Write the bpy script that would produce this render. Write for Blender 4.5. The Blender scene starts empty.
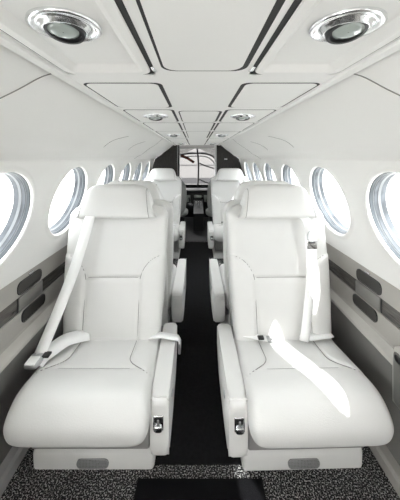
import bpy, bmesh, math, random
from mathutils import Vector, Matrix
S = bpy.context.scene
C = S.collection
PI = math.pi
random.seed(4)

# ------------------------------------------------------------------ camera, world, sun, exposure
cam_d = bpy.data.cameras.new('camera'); cam = bpy.data.objects.new('camera', cam_d); C.objects.link(cam)
cam.location = (-0.015, 0, 1.27); cam.rotation_euler = (PI/2, 0, 0)
cam_d.sensor_fit = 'HORIZONTAL'; cam_d.sensor_width = 36; cam_d.lens = 255/400*36
cam_d.shift_x = 0.01; cam_d.shift_y = -0.23; cam_d.clip_start = 0.02; cam_d.clip_end = 300
S.camera = cam
w = bpy.data.worlds.new('sky'); S.world = w; w.use_nodes = True
nt = w.node_tree; bg = nt.nodes['Background']
bg.inputs[0].default_value = (1.0, 1.0, 0.992, 1); bg.inputs[1].default_value = 9.4
sd = bpy.data.lights.new('sun', 'SUN'); sun = bpy.data.objects.new('sun', sd); C.objects.link(sun)
sd.energy = 11; sd.angle = math.radians(0.6); sd.color = (1, 0.97, 0.93)
sun.rotation_euler = Vector((0.41, -1.0, 0.88)).to_track_quat('Z', 'Y').to_euler()
S.view_settings.view_transform = 'Standard'; S.view_settings.look = 'None'
S.view_settings.gamma = 1; S.view_settings.use_curve_mapping = False
S.view_settings.exposure = 0.22

# ------------------------------------------------------------------ materials
def mat(name, col, rough=0.5, metal=0.0, bump=0.0, bscale=200, var=0.0, vscale=8, spec=0.5, coat=0.0):
    m = bpy.data.materials.new(name); m.use_nodes = True
    t = m.node_tree; b = t.nodes['Principled BSDF']
    b.inputs['Base Color'].default_value = (*col, 1)
    b.inputs['Roughness'].default_value = rough; b.inputs['Metallic'].default_value = metal
    b.inputs['Specular IOR Level'].default_value = spec
    b.inputs['Coat Weight'].default_value = coat
    tc = t.nodes.new('ShaderNodeTexCoord')
    if bump:
        n = t.nodes.new('ShaderNodeTexNoise'); n.inputs['Scale'].default_value = bscale
        n.inputs['Detail'].default_value = 3
        bp = t.nodes.new('ShaderNodeBump'); bp.inputs['Strength'].default_value = bump
        bp.inputs['Distance'].default_value = 0.002
        t.links.new(tc.outputs['Object'], n.inputs['Vector'])
        t.links.new(n.outputs['Fac'], bp.inputs['Height']); t.links.new(bp.outputs['Normal'], b.inputs['Normal'])
    if var:
        n = t.nodes.new('ShaderNodeTexNoise'); n.inputs['Scale'].default_value = vscale
        r = t.nodes.new('ShaderNodeMapRange')
        r.inputs[1].default_value = .3; r.inputs[2].default_value = .7
        r.inputs[3].default_value = 1-var; r.inputs[4].default_value = 1+var
        mx = t.nodes.new('ShaderNodeVectorMath'); mx.operation = 'SCALE'; mx.inputs[0].default_value = col
        t.links.new(tc.outputs['Object'], n.inputs['Vector']); t.links.new(n.outputs['Fac'], r.inputs[0])
        t.links.new(r.outputs[0], mx.inputs['Scale']); t.links.new(mx.outputs[0], b.inputs['Base Color'])
    return m
M = dict(
    leather=mat('white leather', (.67, .665, .65), .42, bump=.25, bscale=260, var=.015, vscale=5),
    seam=mat('leather seam', (.22, .215, .205), .7),
    shroud=mat('seat plastic', (.66, .655, .64), .45, var=.02),
    frame=mat('seat frame grey', (.36, .355, .35), .5),
    belt=mat('white webbing', (.90, .90, .89), .65, bump=.4, bscale=500),
    chrome=mat('chrome', (.80, .81, .82), .16, 1.0),
    steel=mat('brushed steel', (.55, .56, .57), .32, 1.0),
    black=mat('black plastic', (.012, .012, .013), .4),
    liner=mat('cabin headliner', (.765, .76, .74), .6, bump=.1, bscale=300, var=.012, vscale=3),
    panel=mat('overhead panel', (.765, .76, .74), .5, var=.012, vscale=4),
    wallp=mat('side wall panel', (.35, .335, .31), .55, var=.04, vscale=6),
    ledge=mat('side ledge', (.47, .455, .425), .5, var=.03, vscale=6),
    lower=mat('lower side wall', (.20, .195, .185), .7, bump=.2, var=.04),
    pad=mat('charcoal vent mesh', (.032, .03, .028), .6),
    latch=mat('grey table lid', (.17, .165, .155), .3),
    gap=mat('dark gap', (.015, .015, .015), .7),
    wblue=mat('window shade blue', (.085, .095, .108), .6, var=.45, vscale=14),
    wlight=mat('window ring pale', (.20, .21, .22), .45, var=.15, vscale=18),
    wgrey=mat('window ring grey', (.045, .049, .054), .5, var=.25, vscale=12),
    wdark=mat('window gasket', (.06, .07, .08), .5),
    lens=mat('lamp lens', (.33, .37, .35), .08, coat=.5),
    carpetb=mat('black aisle carpet', (.010, .010, .011), .9, bump=.8, bscale=350, var=.3, vscale=60, spec=.15),
    rubber=mat('black mat', (.006, .006, .007), .9, bump=.5, bscale=300, spec=.1),
    cockpit=mat('cockpit dark', (.02, .021, .023), .5),
    cockgrey=mat('cockpit grey trim', (.40, .40, .40), .6),
    pilot=mat('sheepskin grey', (.42, .43, .42), .9, bump=.8, bscale=80),
    concrete=mat('apron concrete', (.62, .61, .59), .9, var=.08, vscale=.6),
    hangar=mat('hangar cladding', (.13, .128, .128), .7),
    hangard=mat('hangar band', (.035, .035, .038), .7),
    hangarw=mat('hangar white band', (.17, .17, .17), .7),
    red=mat('brick red', (.25, .06, .035), .7),
    sign=mat('sign white', (.75, .75, .75), .5),
)
def wood(name, c0, c1, rough, vec=(1, 1, 14)):
    m = bpy.data.materials.new(name); m.use_nodes = True; t = m.node_tree; b = t.nodes['Principled BSDF']
    tc = t.nodes.new('ShaderNodeTexCoord'); mp = t.nodes.new('ShaderNodeMapping'); mp.inputs['Scale'].default_value = vec
    n = t.nodes.new('ShaderNodeTexNoise'); n.inputs['Scale'].default_value = 5; n.inputs['Detail'].default_value = 8
    n.inputs['Distortion'].default_value = .8
    r = t.nodes.new('ShaderNodeValToRGB'); r.color_ramp.elements[0].position = .3; r.color_ramp.elements[1].position = .7
    r.color_ramp.elements[0].color = (*c0, 1); r.color_ramp.elements[1].color = (*c1, 1)
    t.links.new(tc.outputs['Object'], mp.inputs[0]); t.links.new(mp.outputs[0], n.inputs['Vector'])
    t.links.new(n.outputs['Fac'], r.inputs[0]); t.links.new(r.outputs[0], b.inputs['Base Color'])
    b.inputs['Roughness'].default_value = rough; b.inputs['Coat Weight'].default_value = .1
    return m
M['stripe'] = wood('grey wood stripe', (.035, .032, .03), (.11, .102, .095), .25, (14, 2, 30))
M['wood'] = wood('dark bulkhead veneer', (.006, .0055, .005), (.032, .028, .025), .5, (20, 1, 3))
def speckle():
    m = bpy.data.materials.new('speckled carpet'); m.use_nodes = True; t = m.node_tree; b = t.nodes['Principled BSDF']
    tc = t.nodes.new('ShaderNodeTexCoord')
    v = t.nodes.new('ShaderNodeTexNoise'); v.inputs['Scale'].default_value = 190; v.inputs['Detail'].default_value = 2
    r = t.nodes.new('ShaderNodeValToRGB'); e = r.color_ramp.elements
    e[0].position = .46; e[0].color = (.012, .012, .013, 1); e[1].position = .66; e[1].color = (.55, .54, .53, 1)
    x = e.new(.54); x.color = (.07, .07, .07, 1)
    bp = t.nodes.new('ShaderNodeBump'); bp.inputs['Strength'].default_value = .6; bp.inputs['Distance'].default_value = .004
    t.links.new(tc.outputs['Object'], v.inputs['Vector']); t.links.new(v.outputs['Fac'], r.inputs[0])
    t.links.new(r.outputs[0], b.inputs['Base Color']); t.links.new(v.outputs['Fac'], bp.inputs['Height'])
    t.links.new(bp.outputs['Normal'], b.inputs['Normal']); b.inputs['Roughness'].default_value = .95
    b.inputs['Specular IOR Level'].default_value = .1
    return m
M['speck'] = speckle()
def glass():
    m = bpy.data.materials.new('window acrylic'); m.use_nodes = True; t = m.node_tree; t.nodes.clear()
    o = t.nodes.new('ShaderNodeOutputMaterial'); mx = t.nodes.new('ShaderNodeMixShader')
    tr = t.nodes.new('ShaderNodeBsdfTransparent'); tr.inputs[0].default_value = (.95, .97, .98, 1)
    gl = t.nodes.new('ShaderNodeBsdfGlossy'); gl.inputs['Roughness'].default_value = .03
    mx.inputs[0].default_value = .06
    t.links.new(tr.outputs[0], mx.inputs[1]); t.links.new(gl.outputs[0], mx.inputs[2]); t.links.new(mx.outputs[0], o.inputs[0])
    return m
M['glass'] = glass()
M['tint'] = M['glass'].copy(); M['tint'].name = 'tinted windshield'
M['tint'].node_tree.nodes['Transparent BSDF'].inputs[0].default_value = (.42, .42, .42, 1)
def meshmat():
    m = bpy.data.materials.new('perforated grille'); m.use_nodes = True; t = m.node_tree; b = t.nodes['Principled BSDF']
    tc = t.nodes.new('ShaderNodeTexCoord'); v = t.nodes.new('ShaderNodeTexVoronoi'); v.inputs['Scale'].default_value = 170
    v.inputs['Randomness'].default_value = .1
    r = t.nodes.new('ShaderNodeValToRGB'); r.color_ramp.elements[0].position = .25; r.color_ramp.elements[1].position = .5
    r.color_ramp.elements[0].color = (.015, .015, .015, 1); r.color_ramp.elements[1].color = (.30, .30, .30, 1)
    t.links.new(tc.outputs['Object'], v.inputs['Vector']); t.links.new(v.outputs['Distance'], r.inputs[0])
    t.links.new(r.outputs[0], b.inputs['Base Color']); b.inputs['Metallic'].default_value = .3
    return m
M['grille'] = meshmat()

# ------------------------------------------------------------------ helpers
def link(name, me, parent=None, mats=(), smooth=True):
    for m in mats: me.materials.append(M[m])
    o = bpy.data.objects.new(name, me); C.objects.link(o)
    if smooth:
        me.polygons.foreach_set('use_smooth', [True]*len(me.polygons))
    if parent: o.parent = parent
    return o
def mesh(name, vs, fs, m, parent=None, smooth=True, mi=None, sharp=None):
    me = bpy.data.meshes.new(name); me.from_pydata([tuple(v) for v in vs], [], fs)
    o = link(name, me, parent, m if isinstance(m, (list, tuple)) else [m], smooth)
    if mi: me.polygons.foreach_set('material_index', mi)
    bm = bmesh.new(); bm.from_mesh(me)
    bmesh.ops.recalc_face_normals(bm, faces=bm.faces); bm.to_mesh(me); bm.free()
    if sharp: me.set_sharp_from_angle(angle=math.radians(sharp))
    me.update()
    return o
def tag(o, label=None, cat=None, group=None, kind=None):
    if label: o['label'] = label
    if cat: o['category'] = cat
    if group: o['group'] = group
    if kind: o['kind'] = kind
    return o
def empty(name, loc, rz=0, **k):
    o = bpy.data.objects.new(name, None); C.objects.link(o); o.location = loc; o.rotation_euler = (0, 0, rz)
    o.empty_display_size = .05
    return tag(o, **k)
def loft(rings, closed=True, caps=True):
    vs = [p for r in rings for p in r]; n = len(rings[0]); fs = []
    for i in range(len(rings)-1):
        for j in range(n if closed else n-1):
            a = i*n+j; b = i*n+(j+1) % n
            fs.append((a, b, b+n, a+n))
    if caps:
        fs.append(tuple(range(n))); fs.append(tuple(range((len(rings)-1)*n, len(rings)*n)))
    return vs, fs
def cat(pts, n=8, closed=False):
    P = [Vector(p) for p in pts]; out = []; L = len(P)
    for i in range(L if closed else L-1):
        if closed: a, b, c, d = P[(i-1) % L], P[i], P[(i+1) % L], P[(i+2) % L]
        else: a, b, c, d = P[max(i-1, 0)], P[i], P[i+1], P[min(i+2, L-1)]
        for k in range(n):
            t = k/n
            out.append(.5*((2*b)+(c-a)*t+(2*a-5*b+4*c-d)*t*t+(3*b-a-3*c+d)*t**3))
    if not closed: out.append(P[-1])
    return out
def tube(pts, r, n=8):
    P = [Vector(p) for p in pts]; rings = []
    for i, p in enumerate(P):
        t = (P[min(i+1, len(P)-1)]-P[max(i-1, 0)]).normalized()
        u = t.cross(Vector((0.13, .2, 1))).normalized()
        if u.length < .1: u = t.cross(Vector((1, 0, 0))).normalized()
        v = t.cross(u)
        rings.append([p+r*(math.cos(2*PI*k/n)*u+math.sin(2*PI*k/n)*v) for k in range(n)])
    return loft(rings)
def join(parts):
    vs, fs = [], []
    for v, f in parts:
        o = len(vs); vs += list(v); fs += [tuple(i+o for i in q) for q in f]
    return vs, fs
def bm_obj(name, bm, m, parent=None, smooth=True, sharp=40):
    me = bpy.data.meshes.new(name); bmesh.ops.recalc_face_normals(bm, faces=bm.faces)
    bm.to_mesh(me); bm.free()
    o = link(name, me, parent, m if isinstance(m, (list, tuple)) else [m], smooth)
    if smooth: me.set_sharp_from_angle(angle=math.radians(sharp))
    return o
def rbox(name, lo, hi, m, parent=None, bev=.006, seg=3):
    bm = bmesh.new(); bmesh.ops.create_cube(bm, size=1)
    lo = Vector(lo); hi = Vector(hi); c = (lo+hi)/2; d = hi-lo
    for v in bm.verts: v.co = Vector((v.co.x*d.x, v.co.y*d.y, v.co.z*d.z))+c
    if bev: bmesh.ops.bevel(bm, geom=list(bm.edges), offset=min(bev, min(d)*.49), segments=seg, profile=.5, affect='EDGES')
    return bm_obj(name, bm, m, parent)
def prism(name, prof, x0, x1, m, parent=None, bev=.01, seg=4, axis='x'):
    """closed profile in (y,z) extruded along x and bevelled"""
    bm = bmesh.new(); a = [bm.verts.new((x0, p[0], p[1])) for p in prof]; b = [bm.verts.new((x1, p[0], p[1])) for p in prof]
    n = len(prof); f1 = bm.faces.new(a); f2 = bm.faces.new(b[::-1])
    for i in range(n): bm.faces.new((a[i], b[i], b[(i+1) % n], a[(i+1) % n]))
    if bev:
        ed = list(f1.edges)+list(f2.edges)
        bmesh.ops.bevel(bm, geom=ed, offset=bev, segments=seg, profile=.5, affect='EDGES')
    return bm_obj(name, bm, m, parent, sharp=50)
def rrect(x0, x1, y0, y1, r, n=6):
    out = []
    for cx, cy, a in ((x1-r, y1-r, 0), (x0+r, y1-r, 1), (x0+r, y0+r, 2), (x1-r, y0+r, 3)):
        for k in range(n+1):
            t = (a+k/n)*PI/2; out.append((cx+r*math.cos(t), cy+r*math.sin(t)))
    return out
def ribbon(path, width, wdir, th=.0022):
    """flat strap along a path; wdir = width direction per point (or one)"""
    P = [Vector(p) for p in path]; rings = []
    for i, p in enumerate(P):
        t = (P[min(i+1, len(P)-1)]-P[max(i-1, 0)]).normalized()
        wd = Vector(wdir[i] if isinstance(wdir, list) else wdir); wd = (wd-wd.dot(t)*t).normalized(); nn = t.cross(wd)
        rings.append([p+wd*width/2+nn*th/2, p-wd*width/2+nn*th/2, p-wd*width/2-nn*th/2, p+wd*width/2-nn*th/2])
    return loft(rings)
def frame_lathe(c, a, b, nrm, prof, n=64):
    """revolve (r, depth) profile; a,b in-plane axes; nrm depth direction"""
    rings = []
    for r, d in prof:
        rings.append([c+r*(math.cos(2*PI*k/n)*a+math.sin(2*PI*k/n)*b)+nrm*d for k in range(n)])
    return loft(rings, caps=False)

# ------------------------------------------------------------------ cabin shell
YA, YF = -1.6, 3.85
zlo, zhi = .83, 1.26
xlo, xhi = .752, .638
Z0, PITCH, NW = -.16, .51, 8
YC = [-.37]+[Z0+PITCH*i for i in range(1, NW)]  # first window is unseen, moved aft so its sun patch leaves the cushion
def shell_pts():      # outboard profile from the overhead module down to the window belt
    return cat([(.338, 1.487, 0), (.37, 1.462, 0), (.42, 1.412, 0), (.50, 1.355, 0), (.555, 1.31, 0), (.60, 1.288, 0), (.638, 1.26, 0)], 5)
EXTRA = {}
for sname, s in (('left', -1), ('right', 1)):
    parts = []
    ystart = -.625 if s < 0 else YA          # unseen open cargo door, added on the left behind to let light in
    # headliner strip
    pr = [(p.x, p.y) for p in shell_pts()]
    ys = [YA+(YF-YA)*i/40 for i in range(41)]
    parts.append(loft([[Vector((s*x, y, z)) for x, z in pr] for y in ys], closed=False, caps=False))
    # belt below windows to the rail
    pr = [(xlo, zlo), (.762, .79), (.768, .763), (.790, .7605)]
    parts.append(loft([[Vector((s*x, y, z)) for x, z in pr] for y in (ystart, YF)], closed=False, caps=False))
    # window cells
    bvec = Vector((s*(xhi-xlo), 0, zhi-zlo)); hl = bvec.length/2; b = bvec.normalized()
    a = Vector((0, 1, 0)); nout = Vector((s*b.z, 0, -s*b.x)).normalized()
    if nout.x*s < 0: nout = -nout
    def P(y, t, inn=0): return Vector((s*(xlo+xhi)/2, y, (zlo+zhi)/2))+b*t-nout*inn
    for i in range(NW):
        yc = YC[i]; N = 64; R = .183
        outer = []; rings = []
        for k in range(N):
            th = 2*PI*k/N; cx, cy = math.cos(th), math.sin(th)
            f = min(PITCH/2/max(abs(cx), 1e-6), hl/max(abs(cy), 1e-6)); outer.append((cx*f, cy*f))
        # snap corners
        for sx in (-1, 1):
            for sy in (-1, 1):
                q = (sx*PITCH/2, sy*hl)
                k = min(range(N), key=lambda k: (outer[k][0]-q[0])**2+(outer[k][1]-q[1])**2); outer[k] = q
        for r, inn in ((R, 0), (R+.001, .004), (R+.006, .0075), (R+.013, .007), (R+.020, .003), (R+.028, 0)):
            rings.append([P(yc+r*math.cos(2*PI*k/N), r*math.sin(2*PI*k/N), inn) for k in range(N)])
        rings.append([P(yc+q[0], q[1]) for q in outer])
        parts.append(loft(rings, caps=False))
    parts.append(loft([[P(y, -hl), P(y, hl)] for y in (YC[0]+PITCH/2, YC[1]-PITCH/2)], closed=False, caps=False))
    y0 = YC[0]-PITCH/2; y1 = Z0+PITCH*(NW-.5)
    if ystart < y0: parts.append(loft([[P(y, -hl), P(y, hl)] for y in (ystart, y0)], closed=False, caps=False))
    parts.append(loft([[P(y, -hl), P(y, hl)] for y in (y1, YF)], closed=False, caps=False))
    v, f = join(parts)
    tag(mesh('wall_'+sname, v, f, 'liner', sharp=35), kind='structure')
    # windows
    for i in range(NW):
        yc = YC[i]; c = P(yc, 0)
        prof = [(0.1830, 0.0000, 'liner'), (0.1825, 0.0060, 'wdark'), (0.1800, 0.0072, 'wdark'), (0.1795, 0.0108, 'wdark'), (0.1780, 0.0192, 'wlight'), (0.1770, 0.0216, 'wdark'),
                (0.1760, 0.0228, 'wblue'), (0.1750, 0.0348, 'wgrey'), (0.1740, 0.0372, 'wlight'), (0.1730, 0.0480, 'wdark'), (0.1725, 0.0492, 'wblue'),
                (0.1720, 0.0648, 'wgrey'), (0.1710, 0.0672, 'wdark'), (0.1830, 0.0696, 'wdark'), (0.2080, 0.0696, 'wdark'), (0.2080, 0.0020, 'wdark')]
        v, f = frame_lathe(c, a, b, nout, [(r, d) for r, d, _ in prof])
        names = ['liner', 'wdark', 'wlight', 'wgrey', 'wblue']
        mi = [names.index(prof[j][2]) for j in range(len(prof)-1) for _ in range(64)]
        num = (i+1) if s < 0 else NW+i+1
        o = mesh('window_%d' % num, v, f, names, mi=mi, sharp=30); tag(o, kind='structure')
        v, f = frame_lathe(c, a, b, nout, [(.0001, .065), (.172, .065)])
        v2, f2 = frame_lathe(c, a, b, nout, [(.0001, .0672), (.172, .0672)])
        mesh('window_pane', *join([(v, f), (v2, f2)]), 'glass', o)
    # side panelling below the rail
    def strip(name, pr, m, ya=ystart, kind='structure', parent=None, yb=YF):
        o = mesh(name, *loft([[Vector((s*x, y, z)) for x, z in pr] for y in (ya, yb)], closed=False, caps=False), m, parent, sharp=30)
        if not parent: tag(o, kind=kind)
        return o
    n0 = 1 if s < 0 else 7
    up = strip('trim_%d' % n0, [(.790, .760), (.775, .758), (.775, .671), (.790, .670)], 'wallp')
    strip('trim_%d' % (n0+1), [(.790, .671), (.779, .669), (.779, .605), (.790, .604)], 'stripe')
    strip('trim_%d' % (n0+2), [(.790, .603), (.775, .602), (.773, .520), (.768, .512)], 'wallp')
    strip('trim_%d' % (n0+3), [(.768, .512), (.757, .505), (.744, .500), (.736, .492), (.734, .480), (.742, .470), (.765, .455), (.772, .445)], 'ledge')
    strip('trim_%d' % (n0+4), [(.772, .445), (.785, .25), (.785, .05)], 'lower')
    o = strip('baseboard_'+sname, [(.790, .062), (.758, .052), (.748, .04), (.746, 0)], 'frame' if s < 0 else 'wallp')
    # transverse headliner seams
    seams = []
    def onprof(X):
        q = shell_pts()
        for i in range(len(q)-1):
            if q[i].x <= X <= q[i+1].x:
                t = (X-q[i].x)/(q[i+1].x-q[i].x); return q[i].y+(q[i+1].y-q[i].y)*t
        return q[-1].y
    for base in (.0, 2.04):
        pts = [(.345, .625), (.37, .595), (.40, .57), (.43, .552), (.47, .538), (.52, .53), (.58, .527), (.636, .526)]
        pp = cat([(x, y+base, 0) for x, y in pts], 6)
        seams.append(tube([Vector((s*p.x, p.y, onprof(p.x)-.0003)) for p in pp], .0016, 6))
    for base in (1.42, 1.93):
        pp = cat([(.53, base, 0), (.50, base+.0, 0), (.475, base+.02, 0), (.45, base+.08, 0), (.43, base+.15, 0)], 6)
        seams.append(tube([Vector((s*p.x, p.y, onprof(p.x)-.0003)) for p in pp], .0014, 6))
    tag(mesh('trim_%d' % (n0+5), *join(seams), 'seam'), kind='structure')

# ceiling: overhead module with outboard lips
zc = 1.465
parts = [loft([[Vector((x, y, zc)) for x in (-.108, .108)] for y in (YA, YF)], closed=False, caps=False)]
for q in (-1, 1):
    for ya, yb in ((YA, .219), (.596, YF)):
        parts.append(loft([[Vector((q*x, y, zc)) for x in (.108, .312)] for y in (ya, yb)], closed=False, caps=False))
    parts.append(loft([[Vector((q*x, y, z)) for x, z in ((.312, zc), (.317, zc-.001), (.319, zc-.006), (.322, zc-.007), (.340, zc-.006), (.345, zc), (.338, 1.495))] for y in (YA, YF)], closed=False, caps=False))
tag(mesh('ceiling', *join(parts), 'panel', sharp=30), kind='structure')
for q, nm in ((-1, 'trim_30'), (1, 'trim_31')):
    tag(mesh(nm, *tube([(q*.3465, YA, 1.4655), (q*.3465, YF-.03, 1.4655)], .0022, 6), 'seam'), kind='structure')  # dark tubes paint the shadow line along the module's outer edges
def ceil_panel(x0, x1, y0, y1, name, label, group=None, tray=True, lamp=None, slot=0):
    cx, cy = (x0+x1)/2, (y0+y1)/2
    root = empty(name, (cx, cy, zc), label=label, cat='overhead panel', group=group)
    r = .030 if y0 < .5 else .022
    def ring(ins, z): return [Vector((x-cx, y-cy, z-zc)) for x, y in rrect(x0+ins, x1-ins, y0+ins, y1-ins, max(r-ins, .004))]
    g = .0045 if tray else .006; e = .0025*abs(slot)
    q = [Vector((x-cx+slot*.003, y-cy, -.0005)) for x, y in rrect(x0-g-e, x1+g+e, y0-g, y1+g, r)]
    qi = [Vector((x-cx, y-cy, -.0005)) for x, y in rrect(x0+.002, x1-.002, y0+.002, y1-.002, r)]
    up = [p+Vector((0, 0, .03)) for p in qi]
    mesh('shadow_gap', *(loft([q, qi, up], caps=False) if tray else loft([q, qi, [p+Vector((0, 0, .0008)) for p in qi]], caps=False)), 'gap', root, smooth=False)
    if tray: rg = [ring(0, zc-.0006), ring(0, zc-.0022), ring(.002, zc-.003), ring(.016, zc-.003), ring(.020, zc-.001), ring(.031, zc+.010), ring(.035, zc+.011)]
    else: rg = [ring(0, zc-.0006), ring(0, zc-.0012), ring(.001, zc-.0018)]
    v, f = loft(rg)
    if tray: f = f[:-2]+f[-1:]
    mesh('panel_cover', v, f, 'panel', root, sharp=20)
    if lamp:
        lx, ly, sc = lamp
        zb = 0.0105 if tray else -.0019
        L = empty('reading_lamp', (lx-cx, ly-cy, zb)); L.parent = root
        A, B, D = Vector((1.04, 0, 0)), Vector((0, .95, 0)), Vector((0, 0, -1))
        O = Vector((0, 0, 0))
        k = sc
        mesh('chrome_bezel', *frame_lathe(O, A*k, B*k, D, [(.056, -.002), (.056, .003), (.054, .005), (.050, .0055), (.046, .003), (.042, .0015), (.038, .004), (.035, .009), (.032, .010), (.029, .008), (.0285, 0)], 48), 'chrome', L, sharp=60)
        e = L
        v, f = frame_lathe(O, Vector((k, 0, 0)), Vector((0, k, 0)), D, [(.0325, .000), (.0325, .010), (.031, .0135), (.026, .014), (.0255, .009), (.001, .009)], 40)
        names = ['black', 'lens']
        o = mesh('lamp_eyeball', v, f, names, L, mi=[0]*200, sharp=50)
        o.rotation_euler = (math.radians(-10), 0, 0)
        mesh('lamp_glass', *frame_lathe(Vector((0, -.0045*k, 0)), Vector((k, 0, 0)), Vector((0, k*.85, 0)), D, [(.0245, .012), (.0245, .0135), (.018, .0150), (.001, .0155)], 36), 'lens', o)
    return root
for sn, s in (('left', -1), ('right', 1)):
    def span(a, b): return (a, b) if s > 0 else (-b, -a)
    x0, x1 = span(.116, .308)
    ceil_panel(x0, x1, .225, .590, 'reading_light_panel', 'recessed white overhead tray with large chrome reading lamp, nearest on the %s side' % sn, tray=True, lamp=(s*.217, .395, .92), slot=-s)
    ceil_panel(x0, x1, .665, .975, 'blank_overhead_panel', 'plain white overhead panel on the %s side just beyond the nearest lamp tray' % sn, tray=False, slot=-s)
    ceil_panel(x0, x1, 1.03, 1.36, 'reading_light_panel', 'white overhead panel with second chrome lamp from the camera, %s side' % sn, tray=False, lamp=(s*.20, 1.17, 1.0), slot=-s)
    ceil_panel(x0, x1, 1.41, 1.80, 'blank_overhead_panel', 'plain white overhead panel on the %s side between second and third lamps' % sn, tray=False, slot=-s)
    ceil_panel(x0, x1, 1.86, 2.45, 'reading_light_panel', 'white overhead panel with third chrome lamp from the camera, %s side' % sn, tray=False, lamp=(s*.20, 2.12, 1.0), slot=-s)
    ceil_panel(x0, x1, 2.53, 3.15, 'blank_overhead_panel', 'plain white overhead panel on the %s side beyond the third lamp' % sn, tray=False, slot=-s)
    ceil_panel(x0, x1, 3.21, 3.75, 'reading_light_panel', 'farthest white overhead panel with lamp near dark bulkhead, %s side' % sn, tray=False, lamp=(s*.20, 3.4, 1.0), slot=-s)
ceil_panel(-.084, .084, .16, .565, 'center_overhead_panel', 'large plain white centre ceiling panel nearest the camera, black gap round it', tray=False, slot=1)
for y0, y1, t in ((1.06, 1.36, 'nearest of the three small ones'), (1.41, 1.80, 'middle of the three small ones'), (1.86, 2.45, 'farthest of the three small ones')):
    ceil_panel(-.084, .084, y0, y1, 'center_overhead_panel', 'small plain white centre ceiling panel, '+t, tray=False, slot=1)
# chrome clips between tray and centre panel
for sn, s in (('left', -1), ('right', 1)):
    o = mesh('latch_clip', *tube(cat([(0, 0, 0), (s*.002, -.02, -.006), (s*.004, -.035, -.004)], 5), .0035, 8), 'chrome')
    o.location = (s*.1045, .575, 1.4675)
    tag(o, 'tiny chrome clip at inner corner of the nearest %s lamp tray' % sn, 'clip')

tag(mesh('trim_32', *loft([[Vector((x, y, z)) for x, z in ((-.36, 1.482), (-.338, 1.497), (-.2, 1.53), (0, 1.54), (.2, 1.53), (.338, 1.497), (.36, 1.482))] for y in (YA, YF)], closed=False, caps=False), 'liner'), kind='structure')  # unseen roof skin, added to block sky light leaking past the trays
# floor
def slab(name, x0, x1, y0, y1, z0, z1, m, **k):
    o = rbox(name, (x0, y0, z0), (x1, y1, z1), m, None, .0)
    tag(o, **k); return o
slab('floor', -.80, .80, YA, YF+.05, -.05, 0, 'speck', kind='structure')
slab('trim_20', -.235, .235, 1.055, YF-.01, 0, .004, 'carpetb', kind='structure')
o = rbox('floor_mat', (-.245, .50, 0.0), (.245, 1.005, .009), 'rubber', None, .003)
tag(o, 'black floor mat lying on the speckled carpet at the head of the aisle', 'mat')
# aft bulkhead
prof = [(.0, 1.49), (.338, 1.487), (.50, 1.355), (.638, 1.26), (.752, .83), (.79, .77), (.79, 0)]
vs = [Vector((x, YA, z)) for x, z in prof]+[Vector((-x, YA, z)) for x, z in prof[::-1]]
n = len(vs); vs += [v+Vector((0, -.03, 0)) for v in vs]
fs = [tuple(range(n)), tuple(range(n, 2*n))]+[(i, (i+1) % n, (i+1) % n+n, i+n) for i in range(n)]
tag(mesh('wall_back', vs, fs, 'liner', smooth=False), kind='structure')

# ------------------------------------------------------------------ forward bulkhead and cockpit
hp = [(.30, 1.463), (.338, 1.468), (.42, 1.408), (.50, 1.350), (.555, 1.305), (.60, 1.28), (.632, 1.255), (.748, .83), (.766, .77), (.766, .06), (.74, 0)]
for sn, s, xi in (('left', -1, .268), ('right', 1, .288)):
    poly = [(xi, 1.463)]+[q for q in hp if q[0] > xi]+[(xi, 0)]
    vs = [Vector((s*x, YF-.02, z)) for x, z in poly]; n = len(vs); vs += [v+Vector((0, .035, 0)) for v in vs]
    fs = [tuple(range(n)), tuple(range(n, 2*n))]+[(i, (i+1) % n, (i+1) % n+n, i+n) for i in range(n)]
    root = empty('bulkhead_partition', (s*.5, YF, 0), label='dark wood veneer bulkhead partition behind the far %s seat' % sn, cat='partition')
    o = mesh('veneer_panel', [v-root.location for v in vs], fs, 'wood', root, smooth=False)
    rbox('door_jamb', (s*xi-.02-s*.5, -.06, 0), (s*xi+.004-s*.5, .03, 1.463), 'gap' if s < 0 else 'steel', root, .003)
    if s < 0: rbox('steel_edge', (-xi-.024+.5, -.064, 0), (-xi-.020+.5, -.05, 1.463), 'steel', root, 0)
    else: rbox('small_sign', (.41-.5, -.026, 1.245), (.455-.5, -.021, 1.262), 'sign', root, .001)
    del o
# cockpit shell (floor, roof, side walls narrowing) and windshield
CY0, CY1 = YF+.03, 5.45
def quad(name, pts, m, **k): return tag(mesh(name, [Vector(p) for p in pts], [(0, 1, 2, 3)], m, smooth=False), **k)
quad('trim_21', [(-.75, CY0, .0), (.75, CY0, 0), (.75, 5.6, 0), (-.75, 5.6, 0)], 'cockpit', kind='structure')
quad('trim_22', [(-.35, CY0, 1.465), (.35, CY0, 1.465), (.35, 4.9, 1.45), (-.35, 4.9, 1.45)], 'cockgrey', kind='structure')
for s, nme in ((-1, 'trim_23'), (1, 'trim_24')):
    rr = []
    for y, k in ((CY0, 1), (4.95, .86), (5.5, .70)):
        zt = 1.465 if y < 5.2 else 1.36
        rr.append([Vector((s*x*k, y, z)) for x, z in ((.02, zt) if y < 5 else (.40, zt), (.40, zt), (.55, 1.30), (.66, 1.2), (.78, .83), (.80, .5), (.80, 0))])
    tag(mesh(nme, *loft(rr, closed=False, caps=False), 'cockpit', smooth=False), kind='structure')
quad('trim_25', [(-.58, 5.5, 0), (.58, 5.5, 0), (.58, 5.5, .70), (-.58, 5.5, .70)], 'cockpit', kind='structure')
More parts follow.
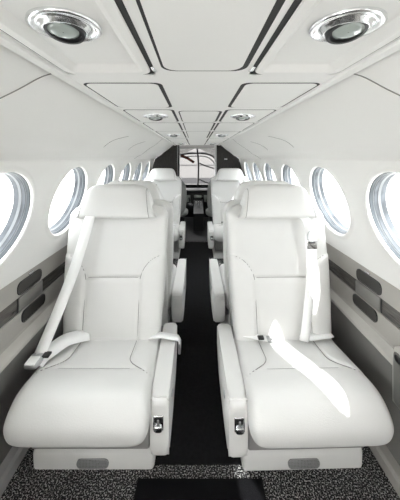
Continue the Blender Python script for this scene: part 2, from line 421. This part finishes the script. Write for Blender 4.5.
# windshield: nose frame with centre post and arch
root = empty('windshield', (0.05, 5.1, .70), label='cockpit windshield with thin dark frame, centre post and curved top bow', cat='windshield')
def loc(pts): return [Vector(p)-root.location for p in pts]
def at(px, py, Y): return Vector(((px-196)*Y/255-.015, Y, 1.27-(py-158)*Y/255))
mesh('center_post', *tube(loc(cat([at(197, 146, 4.95), at(198.5, 165, 5.05), at(198, 184, 5.35), at(198, 186, 5.4)], 6)), .017), 'black', root)
mesh('top_bow', *tube(loc(cat([at(180, 155, 5.0), at(190, 153.5, 4.98), at(203, 153.5, 4.98), at(212, 156, 5.0), at(219, 163, 5.08)], 6)), .016), 'black', root)
mesh('inner_bow', *tube(loc(cat([at(180, 157.5, 5.05), at(196, 156, 5.03), at(208, 157.5, 5.05), at(214, 163, 5.1), at(217, 170, 5.2)], 6)), .010), 'cockgrey', root)
mesh('side_brace', *tube(loc(cat([at(199, 163, 5.08), at(206, 166, 5.1), at(216, 169, 5.15)], 6)), .012), 'black', root)
mesh('wiper', *tube(loc(cat([at(199, 179, 5.3), at(205, 182, 5.32), at(212, 184, 5.35)], 6)), .012), 'black', root)
g = [at(176, 146, 4.98), at(222, 146, 4.98), at(226, 186.3, 5.48), at(172, 186.3, 5.48)]
mesh('glass_pane', loc(g), [(0, 1, 2, 3)], 'tint', root, smooth=False)
# compass cord / red sunshade hanging by the left pane
mesh('visor_strip', *ribbon(loc([at(181, 155.5, 4.9), at(188, 158.5, 4.9), at(194, 162.5, 4.9)]), .05, (0, .2, 1), .006), 'red', root)['label'] = 'brown red strip'
# instrument panel
root = empty('instrument_panel', (0, 5.15, -.015), label='dark cockpit instrument panel below the windshield, seen through the aisle', cat='instrument panel')
prism('glareshield', [(.15, .66), (.0, .655), (-.04, .635), (-.04, .60), (.0, .60), (.15, .60)], -.56, .56, 'cockpit', root, .006)
rbox('panel_face', (-.56, -.02, .16), (.56, .10, .60), 'cockpit', root, .01)
for x in (-.38, -.20, .02, .22, .42):
    rbox('display', (x-.075, -.028, .40), (x+.075, -.02, .54), 'lens', root, .004)
for k in range(5):
    mesh('knob', *tube([(-.09+.045*k, -.02, .34), (-.09+.045*k, -.045, .34)], .012), 'steel', root)
root = empty('center_pedestal', (0.03, 4.7, 0), label='dark throttle pedestal between the two pilot seats', cat='console')
prism('housing', [(-.25, 0), (-.25, .30), (.1, .36), (.40, .46), (.40, 0)], -.09, .09, 'cockpit', root, .01)
for k, x in enumerate((-.045, 0, .045)):
    mesh('throttle_lever', *tube([(x, .05, .34), (x, .02, .44)], .006), 'steel', root)
    rbox('lever_knob', (x-.014, .002, .43), (x+.014, .035, .465), 'shroud', root, .006)
for sn, s in (('left', -1), ('right', 1)):
    root = empty('control_yoke', (s*.30+.03, 4.95, .405), label='black control yoke before the %s pilot seat' % sn, cat='control yoke')
    mesh('column', *tube([(0, .155, .02), (0, 0, 0)], .015), 'cockpit', root)
    mesh('horns', *tube(cat([(-.12, -.02, .10), (-.13, 0, .02), (-.08, 0, -.02), (0, 0, 0), (.08, 0, -.02), (.13, 0, .02), (.12, -.02, .10)], 5), .013), 'black', root)
def soft(cx, cy, cz, ax, ay, az, n=3.0, A=24, B=16):
    rings = []
    for i in range(B+1):
        ph = -PI/2+PI*i/B; c = math.copysign(abs(math.cos(ph))**(2/n), 1); sz = math.copysign(abs(math.sin(ph))**(2/n), math.sin(ph))
        rings.append([Vector((cx+ax*c*math.copysign(abs(math.cos(t))**(2/n), math.cos(t)), cy+ay*c*math.copysign(abs(math.sin(t))**(2/n), math.sin(t)), cz+az*sz)) for t in [2*PI*(k+.01)/A for k in range(A)]])
    return loft(rings)
for sn, s in (('left', -1), ('right', 1)):
    root = empty('pilot_seat', (s*.36+.0, 4.45, 0), label='grey sheepskin pilot seat on the %s of the cockpit, half hidden' % sn, cat='pilot seat')
    mesh('seat_pad', *soft(0, 0, .33, .21, .22, .06), 'pilot', root)
    mesh('back_pad', *soft(0, -.2, .62, .19, .06, .30), 'pilot', root)
    rbox('pedestal_base', (-.15, -.15, 0), (.15, .15, .27), 'cockpit', root, .01)

# ------------------------------------------------------------------ outside
slab('ground', -60, 60, -40, 80, -1.5, -1.4, 'concrete', kind='structure')
root = empty('hangar_building', (0, 16, -1.4), label='pale hangar with horizontal bands seen beyond the cockpit windshield', cat='building')
rbox('wall', (-3, 0, 0), (3, 6, 5.2), 'hangar', root, 0)
rbox('dark_band', (-3, -.04, 1.05), (3, 0, 1.42), 'hangard', root, 0)
rbox('white_band', (-3, -.05, .78), (3, 0, 1.05), 'hangarw', root, 0)
rbox('cladding_joint', (-3, -.03, 2.2), (3, 0, 2.24), 'hangard', root, 0)
rbox('cladding_joint', (-3, -.03, 3.0), (3, 0, 3.04), 'hangard', root, 0)
rbox('roof', (-3.2, -.2, 5.2), (3.2, 6.2, 5.5), 'hangarw', root, 0)

# ------------------------------------------------------------------ wall fittings
def plate(yc, zc_, hy, hz, X, s, name, label, m='pad', r=.02, cat_='vent', frm=True, th=.004):
    root = empty(name, (s*X, yc, zc_), label=label, cat=cat_)
    q = rrect(-hy, hy, -hz, hz, r)
    def rg(ins, d, rr=None):
        return [Vector((-s*d, y, z)) for y, z in rrect(-hy+ins, hy-ins, -hz+ins, hz-ins, max(r-ins, .003))]
    mesh('rim', *loft([rg(0, -.002), rg(0, th), rg(.002, th+.001), rg(.004, th)], caps=False), 'black', root, sharp=40)
    mesh('mesh_insert', *loft([rg(.004, -.002), rg(.004, th-.001)]), m, root, smooth=False)
    return root
for sn, s in (('left', -1), ('right', 1)):
    r1 = plate(1.167, .706, .084, .029, .775, s, 'wall_vent', 'dark rounded vent above the wood stripe on the %s side wall' % sn, r=.024)
    rbox('chrome_tab', (-.004, -.012, .034), (.004, .020, .042), 'chrome', r1, .002).location.x = -s*.003
    plate(1.193, .572, .085, .027, .774, s, 'wall_vent', 'dark rounded vent below the wood stripe on the %s side wall' % sn, r=.022)
    o = prism('table_lid', rrect(1.095, 1.262, .6065, .668, .006), s*.7815, s*.774, 'latch', None, .0015, 2)
    tag(o, 'plain grey lid let into the wood stripe between the %s wall vents' % sn, 'lid')
    o = prism('lid_gap', rrect(1.088, 1.094, .6065, .668, .002), s*.781, s*.777, 'gap', o, 0)
# right side console at the frame edge
root = empty('side_console', (.742, .868, .34), label='grey upright side console panel with black top on the right wall', cat='side console')
prism('housing', [(-.16, .0), (.110, .0), (.110, .17), (.100, .215), (.08, .228), (-.16, .228)], -.008, .03, 'ledge', root, .008)
prism('face_plate', rrect(-.15, .095, .012, .205, .012), -.012, -.006, 'latch', root, .002, 2)
prism('black_top', rrect(-.15, .085, .175, .20, .008), -.016, -.010, 'black', root, .002, 2)

# ------------------------------------------------------------------ seats
def back_yc(z): t = (z-.36)/.62; return .055+.105*t+.015*t*t
def back_w(z):
    t = (z-.30)/.70
    w_ = .232+.03*math.sin(min(t*1.25, 1)*PI/2)
    if t > .93: w_ -= .030*((t-.93)/.07)**2.2
    return w_
def back_d(z):
    t = (z-.30)/.70
    d_ = .062
    if t > .93: d_ *= math.sqrt(max(0.05, 1-((t-.93)/.07)**2*.75))
    return d_
NB = 5.0
def seam_x(z):          # side bolster seam of the backrest
    if z < .635: return .135
    t = (z-.635)/.135
    if t >= 1: return .40
    return .135+.125*(1-math.sqrt(1-t*t))
def back_front(x, z):
    w_, d_ = back_w(z), back_d(z)
    q = min(abs(x)/w_, .9999)
    y = back_yc(z)-d_*(1-q**NB)**(1/NB)
    return y-back_bulge(x, z)
def back_bulge(x, z):
    dx = abs(x)-seam_x(z); v = 0
    v += .017/(1+math.exp(-max(-9, min(9, dx/.010))))                               # bolster
    v -= .009*math.exp(-(dx/.007)**2)                               # seam valley
    if abs(x) < seam_x(z): v -= .008*math.exp(-((z-.665)/.007)**2)
    v += .006*max(0, 1-((z-.52)/.14)**2)*max(0, 1-(x/.13)**2)       # lumbar
    return v
def build_back():
    rings = []; N = 130
    for i in range(111):
        z = .30+.70*i/110; w_, d_ = back_w(z), back_d(z); r = []
        for k in range(N):
            th = 2*PI*(k+.5)/N; c, s_ = math.cos(th), math.sin(th)
            # denser spread on the flat faces
            x = w_*math.copysign(abs(c)**(.62), c)
            y = d_*math.copysign((max(0, 1-abs(x/w_)**NB))**(1/NB), s_)
            yy = back_yc(z)+y
            if s_ < 0: yy -= back_bulge(x, z)*min(1, abs(y)/d_*1.0)
            r.append(Vector((x, yy, z)))
        rings.append(r)
    # rounded top
    top = rings[-1]; c = sum(top, Vector())/len(top)
    for f, dz in ((.93, .008), (.8, .014), (.5, .018), (.1, .019)):
        rings.append([c+(p-c)*f+Vector((0, 0, dz)) for p in top])
    return loft(rings)
CUSH = [(.06, .380), (-.02, .386), (-.12, .398), (-.20, .412), (-.27, .424), (-.32, .418), (-.356, .390), (-.378, .350), (-.378, .308), (-.360, .272), (-.31, .256), (-.15, .256), (.06, .256)]
def build_cushion():
    prof = [Vector((p.x, p.y)) for p in cat([(a, b, 0) for a, b in CUSH], 9, True)]
    cy, czz = -.15, .335; W = .252; rings = []; NX = 90
    for i in range(NX+1):
        u = math.cos(PI*(1-i/NX)); u = math.copysign(abs(u)**.62, u); u = max(-.99995, min(.99995, u)); x = W*u
        sh = (1-abs(u)**13)**(1/2.6); sv = (1-abs(u)**11)**(1/3.0); r = []
        for p in prof:
            y = cy+(p.x-cy)*(.78+.22*sh) if p.x < cy else cy+(p.x-cy)*(.9+.1*sh)
            z = czz+(p.y-czz)*sv
            wv = W*(1-.03*max(0, (p.x+.1)/.16))                     # narrower at the rear
            if p.y > .36:                                            # upholstery relief on top
                q = cush_seam(y); dx = abs(x)-q
                z += (.010/(1+math.exp(-dx/.012))*max(0, 1-(abs(u))**8)-.006*math.exp(-(dx/.007)**2))*max(0, min(1, (p.y-.36)/.02))
                if dx < 0: z -= .005*math.exp(-((y+.195)/.007)**2)
            r.append(Vector((x*wv/W, y, z)))
        rings.append(r)
    return loft(rings)
def cush_seam(y):
    if y > -.12: return .132+.0*y
    t = (-.12-y)/.10
    return .132+.10*min(t, 1.3)**2.2
_zc = {}
def top_z(y):
    pts = [(p.x, p.y) for p in cat([(a, b, 0) for a, b in CUSH[:7]], 10)]
    for i in range(len(pts)-1):
        if pts[i+1][0] <= y <= pts[i][0]:
            t = (y-pts[i][0])/(pts[i+1][0]-pts[i][0]); return pts[i][1]+(pts[i+1][1]-pts[i][1])*t
    return .38
def cush_top(x, y):
    u = min(abs(x)/.244, .999); sv = (1-u**11)**(1/3.0)
    return .335+(top_z(y)-.335)*sv
def build_headrest():
    prof = [Vector((p.x, p.y)) for p in cat([(a, b, 0) for a, b in
            [(.050, .968), (.046, .985), (.058, 1.03), (.084, 1.085), (.106, 1.117), (.140, 1.128), (.172, 1.118), (.190, 1.08), (.192, 1.02), (.182, .978), (.16, .963), (.10, .960), (.062, .961)]], 8, True)]
    rings = []; W = .210; NX = 70; cy = .125
    for i in range(NX+1):
        u = math.cos(PI*(1-i/NX)); u = math.copysign(abs(u)**.75, u); u = max(-.9995, min(.9995, u))
        sz = (1-abs(u)**6.5)**(1/2.4); sy = .55+.45*(1-abs(u)**6)**(1/2.2); r = []
        for p in prof:
            h = (p.y-.96)/.175
            r.append(Vector((W*u*(1-.155*h), cy+(p.x-cy)*sy, .96+(p.y-.96)*(.18+.82*sz))))
        rings.append(r)
    return loft(rings)
def head_seam(sx):
    u = .86*sx; sz = (1-abs(u)**6.5)**(1/2.4); sy = .55+.45*(1-abs(u)**6)**(1/2.2)
    prof = cat([(a, b, 0) for a, b in [(.050, .968), (.046, .985), (.058, 1.03), (.084, 1.085), (.106, 1.117), (.140, 1.128), (.172, 1.118)]], 6)
    return tube([Vector((.21*u*(1-.155*(p.y-.96)/.175), .125+(p.x-.125)*sy-.0004, .96+(p.y-.96)*(.18+.82*sz))) for p in prof], .0014, 6)
PRE = {}
def data(key, fn):
    if key not in PRE:
        v, f = fn(); PRE[key] = (v, f)
    return PRE[key]
def back_seams(side):
    P = []
    for sx in (-1, 1):
        pts = [(sx*seam_x(z), z) for z in [.40+.01*i for i in range(27)]+[.665+.003*i for i in range(1, 36)] if seam_x(z) < back_w(z)*.985]
        P.append(tube([Vector((x, back_front(x, z)-.0014, z)) for x, z in pts], .0015, 6))
    P.append(tube([Vector((x, back_front(x, .665)-.001, .665)) for x in [-.133+.0133*i for i in range(21)]], .0015, 6))
    return join(P)
def cushion_seams():
    P = []
    for sx in (-1, 1):
        ys = [-.0-.006*i for i in range(41)]
        pts = [(sx*cush_seam(y), y) for y in ys if cush_seam(y) < .225]
        P.append(tube([Vector((x, y, cush_top(x, y)+.0014)) for x, y in pts], .0014, 6))
    P.append(tube([Vector((x, -.195, cush_top(x, -.195)-.004)) for x in [-.148+.0148*i for i in range(21)]], .0014, 6))
    return join(P)
def outline_seam(sx):
    return tube([Vector((sx*.226, y, cush_top(.226, y)+.0004)) for y in [0-.01*i for i in range(30)]], .0013, 6)
def ARM(side):
    x0, x1 = (.2495, .318) if side > 0 else (-.318, -.2495)
    return x0, x1
def make_seat(side, label, loc, rz, style, ext=0):
    """side=+1: aisle armrest at local +x. style picks how the belts lie"""
    t = empty('cabin_seat', loc, rz, label=label, cat='seat', group='cream leather cabin seats')
    bk = mesh('backrest', *data('back', build_back), 'leather', t)
    mesh('stitching', *data('bs', lambda: back_seams(1)), 'seam', bk)
    cu = mesh('cushion', *data('cush', build_cushion), 'leather', t)
    mesh('stitching', *data('cs', cushion_seams), 'seam', cu)
    for sx in (-1, 1): mesh('piping', *data('ps%d' % sx, lambda: outline_seam(sx)), 'seam', cu)
    hr = mesh('headrest', *data('head', build_headrest), 'leather', t)
    for sx in (-1, 1): mesh('stitching', *data('hs%d' % sx, lambda: head_seam(sx)), 'seam', hr)
    # rear shell of the back
    sh = prism('back_shell', [(.10, .20), (.125, .20), (.245, .95), (.235, .985), (.205, .985), (.14, .60)], -.225, .225, 'shroud', t, .012)
    x0, x1 = ARM(side)
    arm = prism('armrest', cat_prof([(q if q > -.2 else q-ext, z_) for q, z_ in [(-.300, .352), (-.288, .374), (-.26, .383), (.0, .388), (.10, .392), (.125, .375), (.125, .24), (.06, .19), (-.12, .155), (-.25, .150), (-.285, .160), (-.298, .19)]]), x0, x1, 'leather', t, .016, 5)
    xm = (x0+x1)/2-.004*side; ay = -ext
    lt = prism('release_latch', rrect(-.020, .020, .268, .324, .004), 0, 0, 'chrome', arm, 0) if False else None
    pl = rbox('latch_plate', (xm-.020, ay-.3035, .266), (xm+.020, ay-.296, .322), 'chrome', arm, .004)
    rbox('latch_recess', (xm-.013, ay-.3045, .298), (xm+.013, ay-.302, .316), 'black', pl, .002)
    mesh('latch_paddle', *soft(xm, ay-.306, .277, .016, .006, .012), 'chrome', pl)
    rbox('latch_lever', (xm-.004, ay-.309, .284), (xm+.004, ay-.303, .310), 'steel', pl, .002)
    # under-structure
    prism('seat_frame', [(-.235, .262), (.11, .262), (.11, .105), (-.215, .105), (-.232, .12)], -.235, .235, 'frame', t, .01)
    pd = prism('pedestal', [(-.200, .0), (-.205, .062), (-.195, .078), (-.16, .10), (.16, .10), (.18, .07), (.18, 0)], -.250, .250, 'shroud', t, .016)
    q = prism('grille', rrect(-.020, .020, .010, .042, .014), 0, .001, 'grille', pd, 0)
    bpy.data.objects.remove(q)
    gx = .0
    pts = rrect(gx-.065, gx+.065, .012, .050, .018)
    mesh('grille', *loft([[Vector((x, -.2035, z)) for x, z in pts], [Vector((x, -.2085, z)) for x, z in pts], [Vector((gx+(x-gx)*.95, -.2095, .031+(z-.031)*.88)) for x, z in pts]]), 'grille', pd, sharp=40)
    # small side control on the armrest's aisle face
    rbox('side_button', (x1-.001 if side > 0 else x0-.004, -.19, .285), (x1+.004 if side > 0 else x0+.001, -.165, .30), 'steel', arm, .002)
    ob = -side                                                     # outboard
    if style == 'across':                                           # shoulder strap pulled down to the wall-side buckle
        a = (ob*.115, .045, .972)
        path = cat([(ob*.112, .075, .985), (ob*.115, .040, .966), (ob*.135, .008, .86), (ob*.165, -.035, .72), (ob*.205, -.095, .57), (ob*.238, -.150, .455), (ob*.247, -.175, .415)], 6)
        mesh('shoulder_strap', *ribbon(path, .050, (1, .0, .0)), 'belt', t)
        path = cat([(ob*.10, .000, .402), (ob*.13, -.020, .408), (ob*.175, -.07, .424), (ob*.205, -.125, .425), (ob*.225, -.165, .424), (ob*.235, -.195, .412)], 6)
        mesh('lap_belt', *ribbon([(p[0], p[1], p[2]+.012) for p in path], .060, [(ob*.6, .6, .42)]*len(path)), 'belt', t)
        bkx = ob*.247
        u = mesh('buckle', *join([soft(bkx, -.185, .432, .030, .038, .012, 4)]), 'steel', t)
        rbox('buckle_tongue', (bkx-.016, -.160, .432), (bkx+.016, -.115, .440), 'chrome', u, .003)
        rbox('buckle_flap', (bkx-.022, -.222, .438), (bkx+.020, -.178, .447), 'belt', u, .004)
        kx = ob*.205
        rbox('strap_slider', (kx-.020, -.180, .436), (kx+.010, -.150, .446), 'black', u, .004)
        # aisle-side half lies over the armrest
        path = cat([(side*.195, .010, .402), (side*.225, -.005, .412), (side*.26, -.005, .412), (side*.30, -.004, .404), (side*.330, -.004, .398), (side*.344, -.004, .375)], 6)
        l2 = mesh('lap_belt', *ribbon(path, .042, (0, 1, 0)), 'belt', t)
        rbox('belt_tongue', (side*.340-.006, -.028, .335), (side*.340+.006, .014, .382), 'steel', l2, .003)
    else:
        bx = ob*.135
        path = cat([(bx-ob*.03, .085, .975), (bx-ob*.012, .037, .955), (bx+ob*.0, .028, .90), (bx+ob*.004, .014, .84), (bx-ob*.01, -.008, .70), (bx-ob*.035, -.030, .56), (bx-ob*.055, -.045, .45), (bx-ob*.065, -.048, .412)], 6)
        st = mesh('shoulder_strap', *ribbon(path, .044, (1, 0, 0)), 'belt', t)
        rbox('strap_tongue', (bx-.024, .006, .822), (bx+.026, .012, .868), 'chrome', st, .003)
        mesh('tongue_slot', *tube([(bx-.016, .004, .856), (bx+.016, .004, .856)], .004), 'black', st)
        mesh('strap_loop', *tube(cat([(bx-.022, .010, .870), (bx-.012, .016, .902), (bx+.008, .018, .907), (bx+.020, .012, .88)], 5), .003), 'steel', st)
        path = cat([(ob*.08, .004, .412), (ob*.11, -.02, .412), (ob*.16, -.018, .416), (ob*.215, -.004, .414), (ob*.235, .02, .404)], 6)
        mesh('lap_belt', *ribbon(path, .040, (0, 1, .15)), 'belt', t)
        path = cat([(side*.21, .015, .412), (side*.17, -.005, .414), (side*.11, -.022, .410), (side*.05, -.026, .406)], 6)
        l2 = mesh('lap_belt', *ribbon(path, .034, (0, 1, .1)), 'belt', t)
        rbox('buckle', (side*.075-.022, -.045, .404), (side*.075+.022, -.012, .418), 'steel', l2, .004)
        rbox('buckle_button', (side*.125-.014, -.035, .410), (side*.125+.014, -.012, .420), 'black', l2, .003)
    return t
def cat_prof(p): return [(q.x, q.y) for q in cat([(a, b, 0) for a, b in p], 3, True)]
SX = .42
make_seat(+1, 'front left cream leather seat with white strap pulled diagonally to the wall', (-.434, 1.24, 0), 0, 'across')
make_seat(-1, 'front right cream leather seat with strap hanging down and bright sun patch', (.418, 1.24, 0), .022, 'hang')
make_seat(-1, 'middle left cream leather seat facing away, back to back with front left seat', (-SX, 1.75, 0), PI, 'hang', .2)
make_seat(+1, 'middle right cream leather seat facing away, back to back with front right seat', (SX, 1.75, 0), PI, 'hang', .2)
make_seat(+1, 'far left cream leather seat against the dark bulkhead', (-.478, 3.42, 0), 0, 'hang')
make_seat(-1, 'far right cream leather seat against the dark bulkhead', (.458, 3.42, 0), 0, 'hang')
